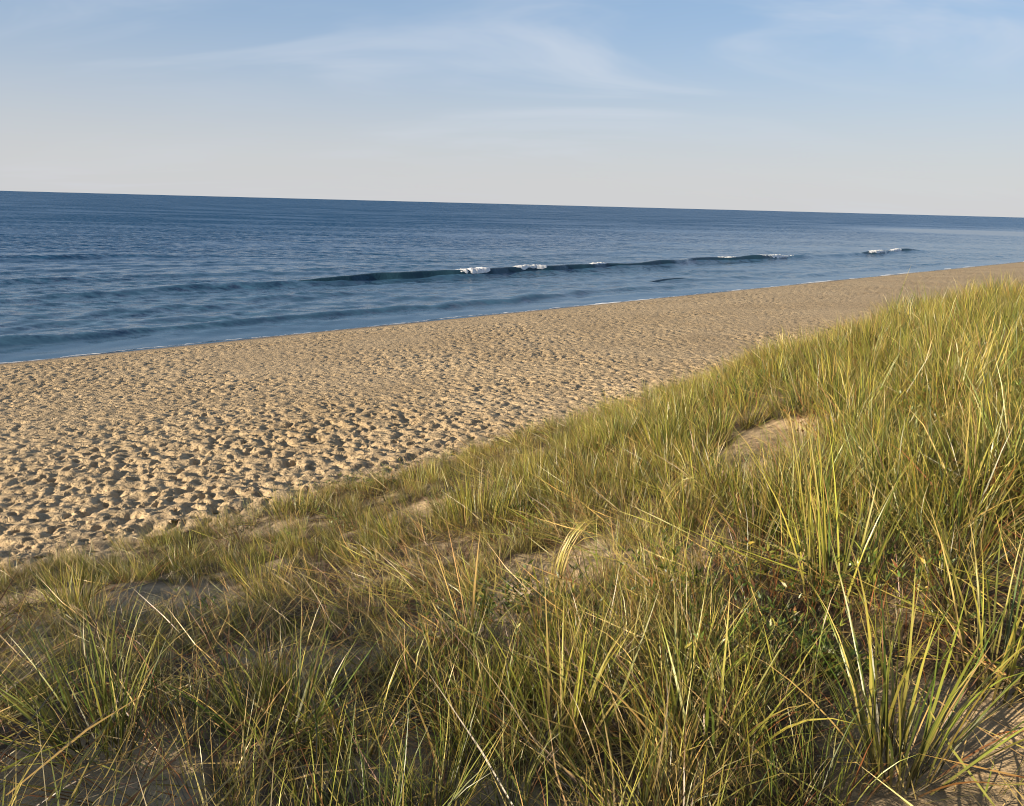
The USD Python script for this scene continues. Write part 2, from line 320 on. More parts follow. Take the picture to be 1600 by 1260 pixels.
sea_mat = usdkit.material(stage, '/World/Looks/sea_water', {
    'g': ('geometry', {}),
    'map': ('mapping', {'rotation': (0, 0, -math.atan2(A_[1], A_[0])), 'scale': (0.5, 1.0, 1.0)}),
    'na': ('noise_texture', {'scale': 1.5, 'detail': 6.0, 'roughness': 0.74}),
    'map2': ('mapping', {'rotation': (0, 0, -math.atan2(A_[1], A_[0])), 'scale': (0.012, 0.05, 1.0)}),
    'nb': ('noise_texture', {'scale': 1.0, 'detail': 3.0, 'roughness': 0.55, 'distortion': 0.5}),
    'amp': ('map_range', {'range_type': 'smoothstep', 'from_min': 0.40, 'from_max': 0.56, 'to_min': 0.7, 'to_max': 1.8, 'clamp': True}),
    'sub': ('vector_math', {'math_type': 'subtract', 'vector2': (0.5, 0.5, 0.5)}),
    'flat': ('vector_math', {'math_type': 'multiply', 'vector2': (1.0, 1.0, 0.0)}),
    'scl': ('vector_math', {'math_type': 'scale'}),
    'addn': ('vector_math', {'math_type': 'add'}),
    'nrm': ('vector_math', {'math_type': 'normalize'}),
    'sdot': ('vector_math', {'math_type': 'dot_product', 'vector2': (N_[0], N_[1], 0.0)}),
    'calm': ('map_range', {'range_type': 'smoothstep', 'from_min': 42.6, 'from_max': 46.0, 'to_min': 0.08, 'to_max': 1.0, 'clamp': True}),
    'bar': ('vector_math', {'math_type': 'distance', 'vector2': (230.0, 385.0, 0.0)}),
    'barm': ('map_range', {'range_type': 'smoothstep', 'from_min': 40.0, 'from_max': 95.0, 'to_min': 0.12, 'to_max': 1.0, 'clamp': True}),
    'amp2': ('math', {'math_type': 'multiply'}), 'amp3': ('math', {'math_type': 'multiply'}), 'wnd3': ('math', {'math_type': 'multiply'}),
    'off': ('map_range', {'range_type': 'smoothstep', 'from_min': 48.0, 'from_max': 260.0, 'to_min': 0.20, 'to_max': 1.35, 'clamp': True}),
    'offa': ('math', {'math_type': 'multiply'}), 'offb': ('map_range', {'range_type': 'smoothstep', 'from_min': 0.42, 'from_max': 0.54, 'to_min': 0.6, 'to_max': 1.1, 'clamp': True}),
    'wind': ('vector_math', {'math_type': 'scale', 'vector1': (0.05, -0.20, 0.0)}),      # the ripples run before a breeze blowing towards the land
    'addw': ('vector_math', {'math_type': 'add'}),
    'shal': ('map_range', {'range_type': 'smoothstep', 'from_min': 42.0, 'from_max': 125.0, 'to_min': 0.0, 'to_max': 1.0, 'clamp': True}),
    'wc': ('mix', {'color1': (0.036, 0.086, 0.145), 'color2': (0.007, 0.044, 0.106)}),      # churned shallows, then deep water
    'p': ('principled_bsdf', { 'roughness': 0.18, 'ior': 1.333, 'specular_ior_level': 0.34}),
}, [('g.position', 'map.vector'), ('map.vector', 'na.vector'), ('g.position', 'map2.vector'), ('map2.vector', 'nb.vector'), ('nb.fac', 'amp.value'),
    ('na.color', 'sub.vector1'), ('sub.vector', 'flat.vector1'), ('flat.vector', 'scl.vector1'), ('g.position', 'sdot.vector1'), ('sdot.value', 'calm.value'), ('calm.result', 'amp2.value1'), ('amp.result', 'amp2.value2'), ('g.position', 'bar.vector1'), ('bar.value', 'barm.value'), ('barm.result', 'amp3.value1'), ('amp2.value', 'amp3.value2'), ('amp3.value', 'scl.scale'), ('barm.result', 'wnd3.value1'), ('sdot.value', 'off.value'), ('sdot.value', 'shal.value'), ('shal.result', 'wc.fac'), ('wc.color', 'p.base_color'), ('off.result', 'offa.value1'), ('nb.fac', 'offb.value'), ('offb.result', 'offa.value2'), ('offa.value', 'wnd3.value2'), ('wnd3.value', 'wind.scale'), ('scl.vector', 'addn.vector1'),
    ('g.normal', 'addn.vector2'), ('addn.vector', 'addw.vector1'), ('wind.vector', 'addw.vector2'), ('addw.vector', 'nrm.vector1'), ('nrm.vector', 'p.normal')], surface='p.BSDF')
theta_sea = np.concatenate([np.linspace(D(-125), D(-38), 40)[:-1], np.linspace(D(-38), D(38), 330)[:-1], np.linspace(D(38), D(60), 20)])
tag(sheet('/World/sea', sea_mat, theta_sea, growth([(33, 190, .0038), (190, 900, .014), (900, 60000, .05)]), sea_z, lambda x, y: sn(x, y)[1] > 39.0),
    'dark blue sea with small ripples reaching to the horizon', kind='structure')

wave_mat = usdkit.material(stage, '/World/Looks/wave_water', {
    'g': ('geometry', {}),
    'na': ('noise_texture', {'scale': 3.0, 'detail': 4.0, 'roughness': 0.6}),
    'bump': ('bump', {'strength': 0.6, 'distance': 0.08}),
    'p': ('principled_bsdf', {'base_color': (0.014, 0.042, 0.066), 'roughness': 0.15, 'ior': 1.333}),
}, [('g.position', 'na.vector'), ('na.fac', 'bump.height'), ('bump.normal', 'p.normal')], surface='p.BSDF')
foam_mat = usdkit.material(stage, '/World/Looks/foam', {
    'g': ('geometry', {}),
    'na': ('noise_texture', {'scale': 5.0, 'detail': 4.0, 'roughness': 0.6}),
    'cr': ('rgb_ramp', {'ramp': [(0.3, (0.50, 0.52, 0.54)), (0.6, (0.76, 0.76, 0.76))]}),
    'p': ('principled_bsdf', {'roughness': 0.8, 'subsurface_weight': 0.0}),
}, [('g.position', 'na.vector'), ('na.fac', 'cr.fac'), ('cr.color', 'p.base_color')], surface='p.BSDF')

def wave_line(s, n0, seed):
    return n0 + 2.2 * (meshkit.noise(pts3(s, s * 0, .07), seed) - .5) + .7 * (meshkit.noise(pts3(s, s * 0, .3), seed + 1) - .5)
def wave_height(s, s_a, s_b, h, soft, seed):
    return h * smooth(s_a, s_a + soft, s) * smooth(s_b, s_b - soft, s) * (.82 + .34 * meshkit.noise(pts3(s, s * 0, .16), seed + 2))
PROFILE = np.array([(-1.15, -.25), (-.95, -.02), (-.72, .12), (-.52, .34), (-.38, .62), (-.28, .86), (-.16, .985), (0, 1.0), (.3, .95), (.8, .80), (1.5, .55), (2.4, .28), (3.3, .05), (3.9, -.25)])
def breaking_wave(label, n0, s_a, s_b, h, soft, seed, foams):
    s = np.arange(s_a, s_b + .01, .3)
    H = wave_height(s, s_a, s_b, h, soft, seed); n = wave_line(s, n0, seed)
    jit = .14 * (meshkit.fbm(pts3(s, s * 0, 1.3), 3, seed + 5) - .5)
    V = []
    for pn, pz in PROFILE:
        X, Y = xy(s, n + pn * (.35 + .65 * H / h) * (h / .7) + jit)
        V.append(np.stack([X, Y, .02 + pz * H * (1 + .35 * jit) - .03], 1))
    k, m = len(PROFILE), len(s)
    v = np.stack(V, 1).reshape(-1, 3)
    i, j = np.meshgrid(np.arange(m - 1), np.arange(k - 1), indexing='ij'); a = (i * k + j).ravel()
    q = np.stack([a, a + k, a + k + 1, a + 1], 1)
    nr = vnormals(v, q)
    if nr[:, 2].mean() < 0:
        q = q[:, ::-1]; nr = -nr
    path = numbered('/World/breaking_wave')
    w = UsdGeom.Xform.Define(stage, path)
    tag(w, label, 'wave')
    vmesh(path + '/crest', v, q, wave_mat, nr)
    for fa, fb, lo, hi in foams:       # tumbling foam on the crest
        fs = np.arange(fa, fb, .09); fu = np.linspace(0, 1, 15)
        S, Uu = np.meshgrid(fs, fu, indexing='ij')
        Hh = wave_height(S, s_a, s_b, h, soft, seed); nn = wave_line(S, n0, seed)
        pn = np.interp(Uu, [0, 1], [lo, hi]); pz = np.interp(pn, PROFILE[:, 0], PROFILE[:, 1])
        endt = smooth(fa, fa + .42 * (fb - fa), S) * smooth(fb, fb - .3 * (fb - fa), S) * smooth(0, .15, Uu) * smooth(1, .85, Uu)
        bumpy = meshkit.fbm(pts3(S, Uu * 1.4, 2.6), 4, seed + 9)
        rag = smooth(.30, .62, meshkit.fbm(pts3(S, Uu * 2.6, 1.5), 3, seed + 3)) * .5 + .5
        thick = (.17 * bumpy + .085) * endt * rag - .058 + .10 * endt * (meshkit.noise(pts3(S, Uu * 3.0, 5.0), seed + 4) - .5)
        X, Y = xy(S, nn + pn * (.35 + .65 * Hh / h) * (h / .7) - .8 * thick)
        fv = np.stack([X, Y, pz * Hh + thick], -1).reshape(-1, 3)
        b, c = S.shape
        i, j = np.meshgrid(np.arange(b - 1), np.arange(c - 1), indexing='ij'); a = (i * c + j).ravel()
        fq = np.stack([a, a + c, a + c + 1, a + 1], 1)
        fn = vnormals(fv, fq)
        if fn[:, 2].mean() < 0:
            fq = fq[:, ::-1]; fn = -fn
        vmesh(numbered(path + '/foam'), fv, fq, foam_mat, fn)
breaking_wave('long dark breaking wave with several white foam patches on its crest', 64.2, 24, 136, .86, 22, 60,
              [(51.8, 57.6, -.50, .9), (60.0, 66.8, -.42, 1.0), (72.6, 77.4, -.34, .9), (103, 108, -.3, .9), (109.5, 131, -.5, 1.4)])
breaking_wave('short wave with white crest far off to the right of the long breaker', 64.0, 141, 184, .75, 12, 60, [(150, 158, -.5, .9), (160, 172, -.5, .9)])
breaking_wave('low dark wave close to the shore, right of the middle', 49.6, 62, 79, .36, 8, 63, [])

# foam left on the sand by the swash
def swash():
    V, Q, base = [], [], 0
    for fa, fb, wid in ((-20, 42, .10), (43, 62, .75), (62, 92, .45), (92, 150, .9), (150, 230, .8)):
        s = np.arange(fa, fb, .12)
        c = 40.9 + .55 * (meshkit.noise(pts3(s, s * 0, .12), 91) - .5) + .22 * (meshkit.noise(pts3(s, s * 0, .9), 92) - .5)
        wd = wid * np.clip(2.6 * meshkit.fbm(pts3(s, s * 0, .35), 3, 93) - 1.45, 0, 1) + .002
        u = np.linspace(-.5, .5, 6)
        S, Uu = np.meshgrid(s, u, indexing='ij')
        n = c[:, None] + wd[:, None] * Uu * 1.3 + .10 * (meshkit.noise(pts3(S, Uu, 3.2), 94) - .5)
        X, Y = xy(S, n)
        zz = np.maximum(beach_z(n, S), sea_z(X, Y)) + .012 + .03 * (.25 - Uu ** 2) * 4 * meshkit.noise(pts3(S, Uu * 2, 4.0), 95)
        V.append(np.stack([X, Y, zz], -1).reshape(-1, 3))
        i, j = np.meshgrid(np.arange(len(s) - 1), np.arange(5), indexing='ij'); a = (i * 6 + j).ravel() + base
        Q.append(np.stack([a, a + 6, a + 7, a + 1], 1)); base += len(V[-1])
    v, q = np.vstack(V), np.vstack(Q)
    n = vnormals(v, q)
    if n[:, 2].mean() < 0:
        q = q[:, ::-1]; n = -n
    tag(vmesh('/World/shore_foam', v, q, foam_mat, n), 'thin white line of foam along the water edge', 'foam', kind='stuff')
swash()

# ------------------------------------------------------------------ beachgrass
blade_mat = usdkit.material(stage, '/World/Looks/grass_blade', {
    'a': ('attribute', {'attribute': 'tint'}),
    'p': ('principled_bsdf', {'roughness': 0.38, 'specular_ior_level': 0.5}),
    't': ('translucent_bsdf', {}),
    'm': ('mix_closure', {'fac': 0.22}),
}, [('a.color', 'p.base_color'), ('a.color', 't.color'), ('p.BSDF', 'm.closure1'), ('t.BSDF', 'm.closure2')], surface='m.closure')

GREEN, OLIVE, YELLOW, STRAW, RUST, GREY = (0.072, 0.108, 0.018), (0.165, 0.180, 0.028), (0.300, 0.280, 0.050), (0.43, 0.320, 0.110), (0.20, 0.085, 0.03), (0.20, 0.165, 0.12)
PAL = np.array([GREEN, OLIVE, YELLOW, STRAW, RUST, GREY])

def blades(rng, n, spread=.10, length=(.45, .85), lean=(.05, .45), curl=(.1, .9), width=.0065, mix=(.25, .35, .25, .1, .05, 0), base_dark=.85, tip_straw=.26, wind=(0, 0), az=None, nodes=6, droop=2.0):
    """n curved tapering ribbons growing out of one crown: (vertices, quads, tints)"""
    t = np.linspace(0, 1, nodes)
    ph = rng.uniform(0, 2 * math.pi, n); rad = spread * np.sqrt(rng.uniform(0, 1, n))
    L = rng.uniform(*length, n); th0 = rng.uniform(*lean, n); cu = rng.uniform(*curl, n) * rng.choice([1, 1, 1, 1.6], n)
    d = np.stack([np.cos(ph), np.sin(ph)], 1) * th0[:, None] + rng.normal(0, .06, (n, 2)) + np.array(wind) * rng.uniform(.4, 1.2, n)[:, None]
    if az is not None:
        aa = rng.normal(az[0], az[1], n); d = np.stack([np.cos(aa), np.sin(aa)], 1) * th0[:, None]
    ld = np.arctan2(d[:, 1], d[:, 0]); th0 = np.clip(np.hypot(d[:, 0], d[:, 1]), 0, 1.45)
    th = th0[:, None] + cu[:, None] * t[None] ** droop
    bend = ld[:, None] + rng.normal(0, .35, n)[:, None] * t[None]
    ds = (L / (nodes - 1))[:, None]
    step = np.stack([np.sin(th) * np.cos(bend), np.sin(th) * np.sin(bend), np.cos(th)], -1) * ds[..., None]
    p = np.concatenate([np.zeros((n, 1, 3)), np.cumsum(step[:, :-1], 1)], 1)
    p[..., 0] += (rad * np.cos(ph))[:, None]; p[..., 1] += (rad * np.sin(ph))[:, None]; p[..., 2] -= .03
    tw = rng.uniform(-1.2, 1.2, n)[:, None] + rng.normal(0, .7, n)[:, None] * t[None]
    side0 = np.stack([-np.sin(bend), np.cos(bend), np.zeros_like(bend)], -1)
    tang = step / ds[..., None]
    side = side0 * np.cos(tw)[..., None] + np.cross(tang, side0) * np.sin(tw)[..., None]
    prof = np.minimum(1, .55 + 1.8 * t) * np.clip(1 - t ** 2.2, 0.03, 1)
    W = .95 * width * rng.uniform(.65, 1.45, n)
    off = side * (W[:, None] * prof[None] * .5)[..., None]
    v = np.stack([p - off, p + off], 2).reshape(n, nodes * 2, 3)
    k = np.arange(nodes - 1) * 2
    q1 = np.stack([k, k + 1, k + 3, k + 2], 1)
    q = (q1[None] + (np.arange(n) * nodes * 2)[:, None, None]).reshape(-1, 4)
    ci = rng.choice(6, n, p=np.array(mix) / sum(mix))
    col = PAL[ci] * rng.uniform(.6, 1.3, n)[:, None] * (1 + rng.normal(0, .06, (n, 3)))
    tipc = PAL[3] * rng.uniform(.7, 1.1, n)[:, None]
    ts = (rng.random(n) < tip_straw)[:, None] * smooth(.55, 1.0, t)[None] * .9
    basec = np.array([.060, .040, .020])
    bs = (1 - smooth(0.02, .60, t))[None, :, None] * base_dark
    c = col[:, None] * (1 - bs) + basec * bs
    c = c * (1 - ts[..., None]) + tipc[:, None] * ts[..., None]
    c = np.repeat(c, 2, 1)
    return v.reshape(-1, 3), q, c.reshape(-1, 3)

def join(parts):
    V, Q, C, b = [], [], [], 0
    for v, q, c in parts:
        V.append(v); Q.append(q + b); C.append(c); b += len(v)
    return np.vstack(V), np.vstack(Q), np.vstack(C)

gr = np.random.default_rng(31)
PROTO = []
def coarsen(v, q, c):
    """the same tuft with about half the segments in each blade, for places farther off"""
    ends = np.nonzero(q[1:, 0] != q[:-1, 3])[0]; a = np.r_[0, ends + 1]; b = np.r_[ends, len(q) - 1]
    out = []
    for i, j in zip(a, b):
        row = list(range(i, j + 1, 2)) + [j + 1]
        pts = [q[k, 0] if k <= j else q[j, 3] for k in row]; pr = [q[k, 1] if k <= j else q[j, 2] for k in row]
        out += [(pts[m], pr[m], pr[m + 1], pts[m + 1]) for m in range(len(row) - 1)]
    out = np.array(out); used, inv = np.unique(out.ravel(), return_inverse=True)
    w = v[used].copy(); mid = .5 * (w[0::2] + w[1::2])                 # left and right edges alternate
    w[0::2] = mid + (w[0::2] - mid) * 1.30; w[1::2] = mid + (w[1::2] - mid) * 1.30
    return w, inv.reshape(-1, 4), c[used]
def proto(kind, parts):
    v, q, c = join(parts)
    PROTO.append((kind, (v, q, c), coarsen(v, q, c)))
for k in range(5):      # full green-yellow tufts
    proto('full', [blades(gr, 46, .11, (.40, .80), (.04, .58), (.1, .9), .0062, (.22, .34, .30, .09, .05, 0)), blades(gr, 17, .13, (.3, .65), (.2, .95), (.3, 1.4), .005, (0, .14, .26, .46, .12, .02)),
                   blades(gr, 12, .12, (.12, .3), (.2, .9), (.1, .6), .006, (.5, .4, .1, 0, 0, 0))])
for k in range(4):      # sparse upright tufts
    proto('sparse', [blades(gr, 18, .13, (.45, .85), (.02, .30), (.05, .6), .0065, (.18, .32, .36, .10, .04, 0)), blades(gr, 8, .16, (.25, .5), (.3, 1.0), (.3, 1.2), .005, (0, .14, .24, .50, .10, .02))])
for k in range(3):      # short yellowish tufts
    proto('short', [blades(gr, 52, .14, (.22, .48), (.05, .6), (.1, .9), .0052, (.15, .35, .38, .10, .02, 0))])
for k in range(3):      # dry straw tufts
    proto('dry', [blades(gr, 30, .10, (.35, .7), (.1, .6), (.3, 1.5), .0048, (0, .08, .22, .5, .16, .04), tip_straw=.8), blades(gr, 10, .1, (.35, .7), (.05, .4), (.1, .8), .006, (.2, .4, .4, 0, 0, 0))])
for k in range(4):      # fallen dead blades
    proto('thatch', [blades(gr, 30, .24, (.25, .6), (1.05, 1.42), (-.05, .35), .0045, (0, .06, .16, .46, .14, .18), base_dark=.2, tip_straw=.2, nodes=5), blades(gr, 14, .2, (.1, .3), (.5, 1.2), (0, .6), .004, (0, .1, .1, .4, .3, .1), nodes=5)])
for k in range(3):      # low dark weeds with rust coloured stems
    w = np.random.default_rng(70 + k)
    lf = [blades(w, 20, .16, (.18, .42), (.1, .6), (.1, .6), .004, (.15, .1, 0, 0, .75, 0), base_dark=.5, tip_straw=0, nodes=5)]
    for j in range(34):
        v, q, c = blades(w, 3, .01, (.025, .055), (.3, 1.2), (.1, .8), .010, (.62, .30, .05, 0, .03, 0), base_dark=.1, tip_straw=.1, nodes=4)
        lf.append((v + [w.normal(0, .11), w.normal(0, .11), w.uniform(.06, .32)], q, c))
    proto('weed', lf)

# tufts that one can tell apart: (label, x, y, clear radius, parts); each part: (name, arguments of blades)
G_ = (.22, .38, .34, .05, .01, 0); Y_ = (.08, .27, .50, .13, .02, 0); S_ = (0, .04, .16, .62, .14, .04); R_MIX = (.05, .1, .05, .1, .7, 0)
TUFTS = [
 ('big green tuft fanning out left of the bare sand in the lower right corner', 1.23, 2.17, .16,
  [('green_blades', dict(n=62, spread=.11, length=(.50, .88), lean=(.05, .55), curl=(.1, .7), width=.0088, mix=G_)), ('dry_blades', dict(n=22, spread=.13, length=(.35, .7), lean=(.3, .9), curl=(.2, 1.2), width=.006, mix=S_))]),
 ('tallest tuft with long pale straw blades leaning left, right of the sandy hollow', 1.50, 3.38, .18,
  [('green_blades', dict(n=44, spread=.13, length=(.55, .92), lean=(.03, .35), curl=(.05, .5), width=.009, mix=G_)), ('straw_blades', dict(n=12, spread=.09, length=(.85, 1.1), lean=(.12, .3), curl=(.05, .25), width=.0105, mix=(0, 0, .55, .45, 0, 0), az=(2.75, .25)))]),
 ('green tuft at the right edge of the picture just above the bare sand patch', 1.76, 2.55, .14,
  [('green_blades', dict(n=46, spread=.10, length=(.5, .85), lean=(.05, .5), curl=(.1, .7), width=.0085, mix=G_)), ('dry_blades', dict(n=16, spread=.12, length=(.3, .6), lean=(.4, 1.0), curl=(.2, 1.0), width=.0055, mix=S_))]),
 ('upright yellow-green tuft at the middle of the bottom edge', .22, 2.57, .14,
  [('green_blades', dict(n=44, spread=.11, length=(.42, .78), lean=(.04, .4), curl=(.1, .7), width=.0085, mix=Y_)), ('dry_blades', dict(n=20, spread=.13, length=(.3, .6), lean=(.3, .9), curl=(.3, 1.3), width=.0055, mix=S_))]),
 ('sparse tuft with tall pale seed stalks standing beside the leafy green plant', -.20, 3.90, .12,
  [('green_blades', dict(n=24, spread=.12, length=(.3, .6), lean=(.05, .5), curl=(.1, .8), width=.007, mix=G_)), ('seed_stalk', dict(n=1, spread=.02, length=(.80, .84), lean=(.16, .2), curl=(.02, .06), width=.012, mix=(0, 0, .5, .5, 0, 0), az=(2.9, .05))),
   ('seed_stalk', dict(n=1, spread=.02, length=(.74, .78), lean=(.04, .06), curl=(.02, .06), width=.012, mix=(0, 0, .5, .5, 0, 0), az=(0.1, .05))), ('seed_stalk', dict(n=1, spread=.02, length=(.72, .78), lean=(.24, .28), curl=(.02, .1), width=.011, mix=(0, 0, .5, .5, 0, 0), az=(3.1, .05)))]),
 ('golden dry tuft arching to the right above the sand behind the leafy green plant', .30, 4.75, .14,
  [('golden_blades', dict(n=20, spread=.04, length=(.62, .82), lean=(.04, .14), curl=(1.5, 2.0), width=.007, mix=(0, 0, .25, .75, 0, 0), az=(.35, .12), droop=2.6)), ('green_blades', dict(n=22, spread=.08, length=(.3, .6), lean=(.05, .4), curl=(.1, .7), width=.0065, mix=Y_))]),
 ('tan dry tuft drooping to the right below the sandy hollow', 1.15, 5.70, .14,
  [('golden_blades', dict(n=16, spread=.05, length=(.55, .75), lean=(.05, .2), curl=(1.4, 1.9), width=.0065, mix=(0, 0, .3, .7, 0, 0), az=(.3, .2), droop=2.4)), ('green_blades', dict(n=30, spread=.09, length=(.35, .6), lean=(.05, .4), curl=(.1, .7), width=.006, mix=G_))]),
 ('dense green tuft leaning left above the sand in the lower left corner', -1.52, 2.62, .17,
  [('green_blades', dict(n=84, spread=.12, length=(.40, .72), lean=(.1, .6), curl=(.2, .9), width=.0068, mix=(.4, .42, .15, .03, 0, 0), wind=(-.22, .04))), ('dry_blades', dict(n=14, spread=.12, length=(.3, .6), lean=(.2, .8), curl=(.3, 1.0), width=.005, mix=S_))]),
 ('green tuft near the left edge in front of the small pale sand spot', -3.62, 6.04, .16,
  [('green_blades', dict(n=60, spread=.15, length=(.38, .66), lean=(.05, .5), curl=(.1, .8), width=.0066, mix=G_)), ('dry_blades', dict(n=14, spread=.16, length=(.25, .5), lean=(.2, .8), curl=(.3, 1.0), width=.005, mix=S_))]),
 ('bright yellow-green tuft just right of the bare sand patch on the left slope', -2.45, 7.45, .20,
  [('green_blades', dict(n=95, spread=.20, length=(.40, .72), lean=(.05, .5), curl=(.1, .7), width=.0068, mix=Y_)), ('dry_blades', dict(n=16, spread=.18, length=(.25, .5), lean=(.2, .8), curl=(.3, 1.0), width=.005, mix=S_))]),
 ('small dull tuft at the dune foot by the trodden sand, far left', -4.32, 9.9, .18,
  [('green_blades', dict(n=60, spread=.2, length=(.28, .5), lean=(.05, .6), curl=(.1, .8), width=.006, mix=(.3, .45, .15, .1, 0, 0)))]),
 ('broad bright tuft with dense fine blades in the middle of the dune slope', -.32, 8.1, .30,
  [('green_blades', dict(n=170, spread=.34, length=(.45, .80), lean=(.03, .35), curl=(.05, .6), width=.0066, mix=Y_)), ('dry_blades', dict(n=24, spread=.3, length=(.25, .5), lean=(.2, .8), curl=(.3, 1.0), width=.005, mix=S_))]),
 ('yellow-green tuft on the dune edge against the trodden beach, left of the middle', -3.39, 11.9, .30,
  [('green_blades', dict(n=130, spread=.36, length=(.35, .66), lean=(.05, .5), curl=(.1, .7), width=.0075, mix=Y_))]),
 ('small green tuft at the dune edge where the long grassy crest begins', -1.53, 13.1, .24,
  [('green_blades', dict(n=90, spread=.28, length=(.3, .55), lean=(.05, .5), curl=(.1, .7), width=.0075, mix=G_))]),
 ('dark green tuft on the left rim of the sandy hollow', 1.85, 8.75, .22,
  [('green_blades', dict(n=90, spread=.22, length=(.4, .7), lean=(.05, .5), curl=(.1, .7), width=.0068, mix=(.6, .3, .1, 0, 0, 0)))]),
 ('lone tall stalk rising above the grassy crest against the far beach', 7.65, 16.3, .05,
  [('seed_stalk', dict(n=1, spread=.01, length=(1.25, 1.3), lean=(.25, .3), curl=(.1, .15), width=.016, mix=(.5, .5, 0, 0, 0, 0), az=(.5, .05))), ('green_blades', dict(n=14, spread=.1, length=(.5, .8), lean=(.05, .3), curl=(.05, .5), width=.009, mix=G_))]),
 ('shaggy olive tuft near the bottom edge, left of the middle', -.88, 2.75, .15,
  [('green_blades', dict(n=48, spread=.13, length=(.35, .65), lean=(.05, .55), curl=(.1, .8), width=.0078, mix=(.25, .45, .22, .08, 0, 0))), ('dry_blades', dict(n=24, spread=.14, length=(.25, .55), lean=(.3, .9), curl=(.3, 1.3), width=.0055, mix=S_))]),
 ('rust and green tuft on the bottom edge, right of the middle', .66, 2.27, .13,
  [('green_blades', dict(n=40, spread=.11, length=(.42, .75), lean=(.05, .5), curl=(.1, .8), width=.0085, mix=G_)), ('rust_blades', dict(n=14, spread=.1, length=(.3, .6), lean=(.1, .7), curl=(.2, 1.2), width=.0055, mix=R_MIX))]),
 ('tuft of long crossing green blades at the right edge, halfway down the grass', 2.79, 4.43, .18,
  [('green_blades', dict(n=60, spread=.15, length=(.55, .95), lean=(.05, .45), curl=(.1, .6), width=.0085, mix=G_)), ('dry_blades', dict(n=16, spread=.14, length=(.4, .7), lean=(.2, .8), curl=(.3, 1.0), width=.006, mix=S_))]),
]
NAMED = [(t[1], t[2], t[3]) for t in TUFTS] + [(-.01, 4.95, .16), (2.85, 7.4, .2), (1.26, 9.2, .2), (1.29, 2.89, .12)]     # centres kept free of scattered grass
def density(x, y):
    z, w, s, n = land_z(x, y)
    d = smooth(.34, .52, meshkit.fbm(pts3(x, y, .95), 3, 101)) * (.35 + .65 * smooth(.34, .50, meshkit.fbm(pts3(x, y, 2.1), 2, 102)))
    lush = smooth(8.5, 5.5, n) * smooth(3.5, 7.0, s) + smooth(4.0, 1.8, n)
    lush = np.clip(lush, 0, 1)
    edge = 12.2 + 1.3 * (meshkit.noise(pts3(s, s * 0, .8), 103) - .5)
    d = (.36 + .64 * d) * lush + (.24 + .76 * d) * (1 - lush)
    crest = np.maximum(np.exp(-((n - 10.6) / 1.4) ** 2) * smooth(2.0, 5.0, s), smooth(6.8, 8.6, s) * smooth(5.0, 7.0, n) * smooth(11.9, 11.3, n) * 1.2)
    d = np.maximum(d, .85 * crest * smooth(.18, .36, meshkit.fbm(pts3(x, y, .7), 2, 105)))
    d = d * smooth(edge + .25, edge - .5, n)
    for bx, by, r, dp in BARE:
        q = ((x - bx) ** 2 + (y - by) ** 2) / (r * 1.05) ** 2
        d = d * smooth(.75, 1.5, q)
    return d, z, s, n, lush

tag(sheet('/World/dune', dune_mat, theta_land, growth([(0.05, 1.2, .12), (1.2, 30, .010), (30, 260, .02)]), dune_h, lambda x, y: sn(x, y)[1] < EDGE_N,
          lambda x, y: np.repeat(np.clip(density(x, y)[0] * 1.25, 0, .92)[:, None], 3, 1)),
    'sloping sand dune that carries the beachgrass', kind='structure')

def scatter(per_m2, seed, rmin, rmax, a0, a1):
    rg = np.random.default_rng(seed)
    k = int(per_m2 * .5 * (rmax ** 2 - rmin ** 2) * (a1 - a0))
    r = np.sqrt(rg.uniform(rmin ** 2, rmax ** 2, k)); a = rg.uniform(a0, a1, k)
    return r * np.sin(a), r * np.cos(a), rg

def meadow(path, label, cat, sets):
    """uncounted grass: many tufts, each turned, tilted, scaled and toned on its own, in one mesh"""
    V, Q, C, base = [], [], [], 0
    for st in sets:
        rg = np.random.default_rng(len(st['s']) + 5)
        for p, sc, yaw, i in zip(st['p'], st['s'], st['yaw'], st['proto']):
            v, q, c = PROTO[i][1]
            if st['coarse']:
                v, q, c = PROTO[i][2]
            cc, ss = math.cos(yaw) * sc, math.sin(yaw) * sc
            tx, ty = rg.normal(0, .12, 2); tx -= .30 * float(smooth(.8, -2.5, p[0])) * rg.uniform(.3, 1.3)
            w = v @ np.array([[cc, ss, 0], [-ss, cc, 0], [0, 0, sc]])
            w[:, 0] += tx * w[:, 2]; w[:, 1] += ty * w[:, 2]
            V.append((w + p).astype(np.float32)); Q.append(q + base)
            C.append((c * rg.uniform(.42, 1.32) * np.array([rg.uniform(.9, 1.12), 1, rg.uniform(.8, 1.1)])).astype(np.float32)); base += len(v)
    tag(vmesh(path, np.vstack(V), np.vstack(Q), blade_mat, None, np.vstack(C)), label, cat, kind='stuff')

def ids(kind):
    return [i for i, p in enumerate(PROTO) if p[0] == kind]

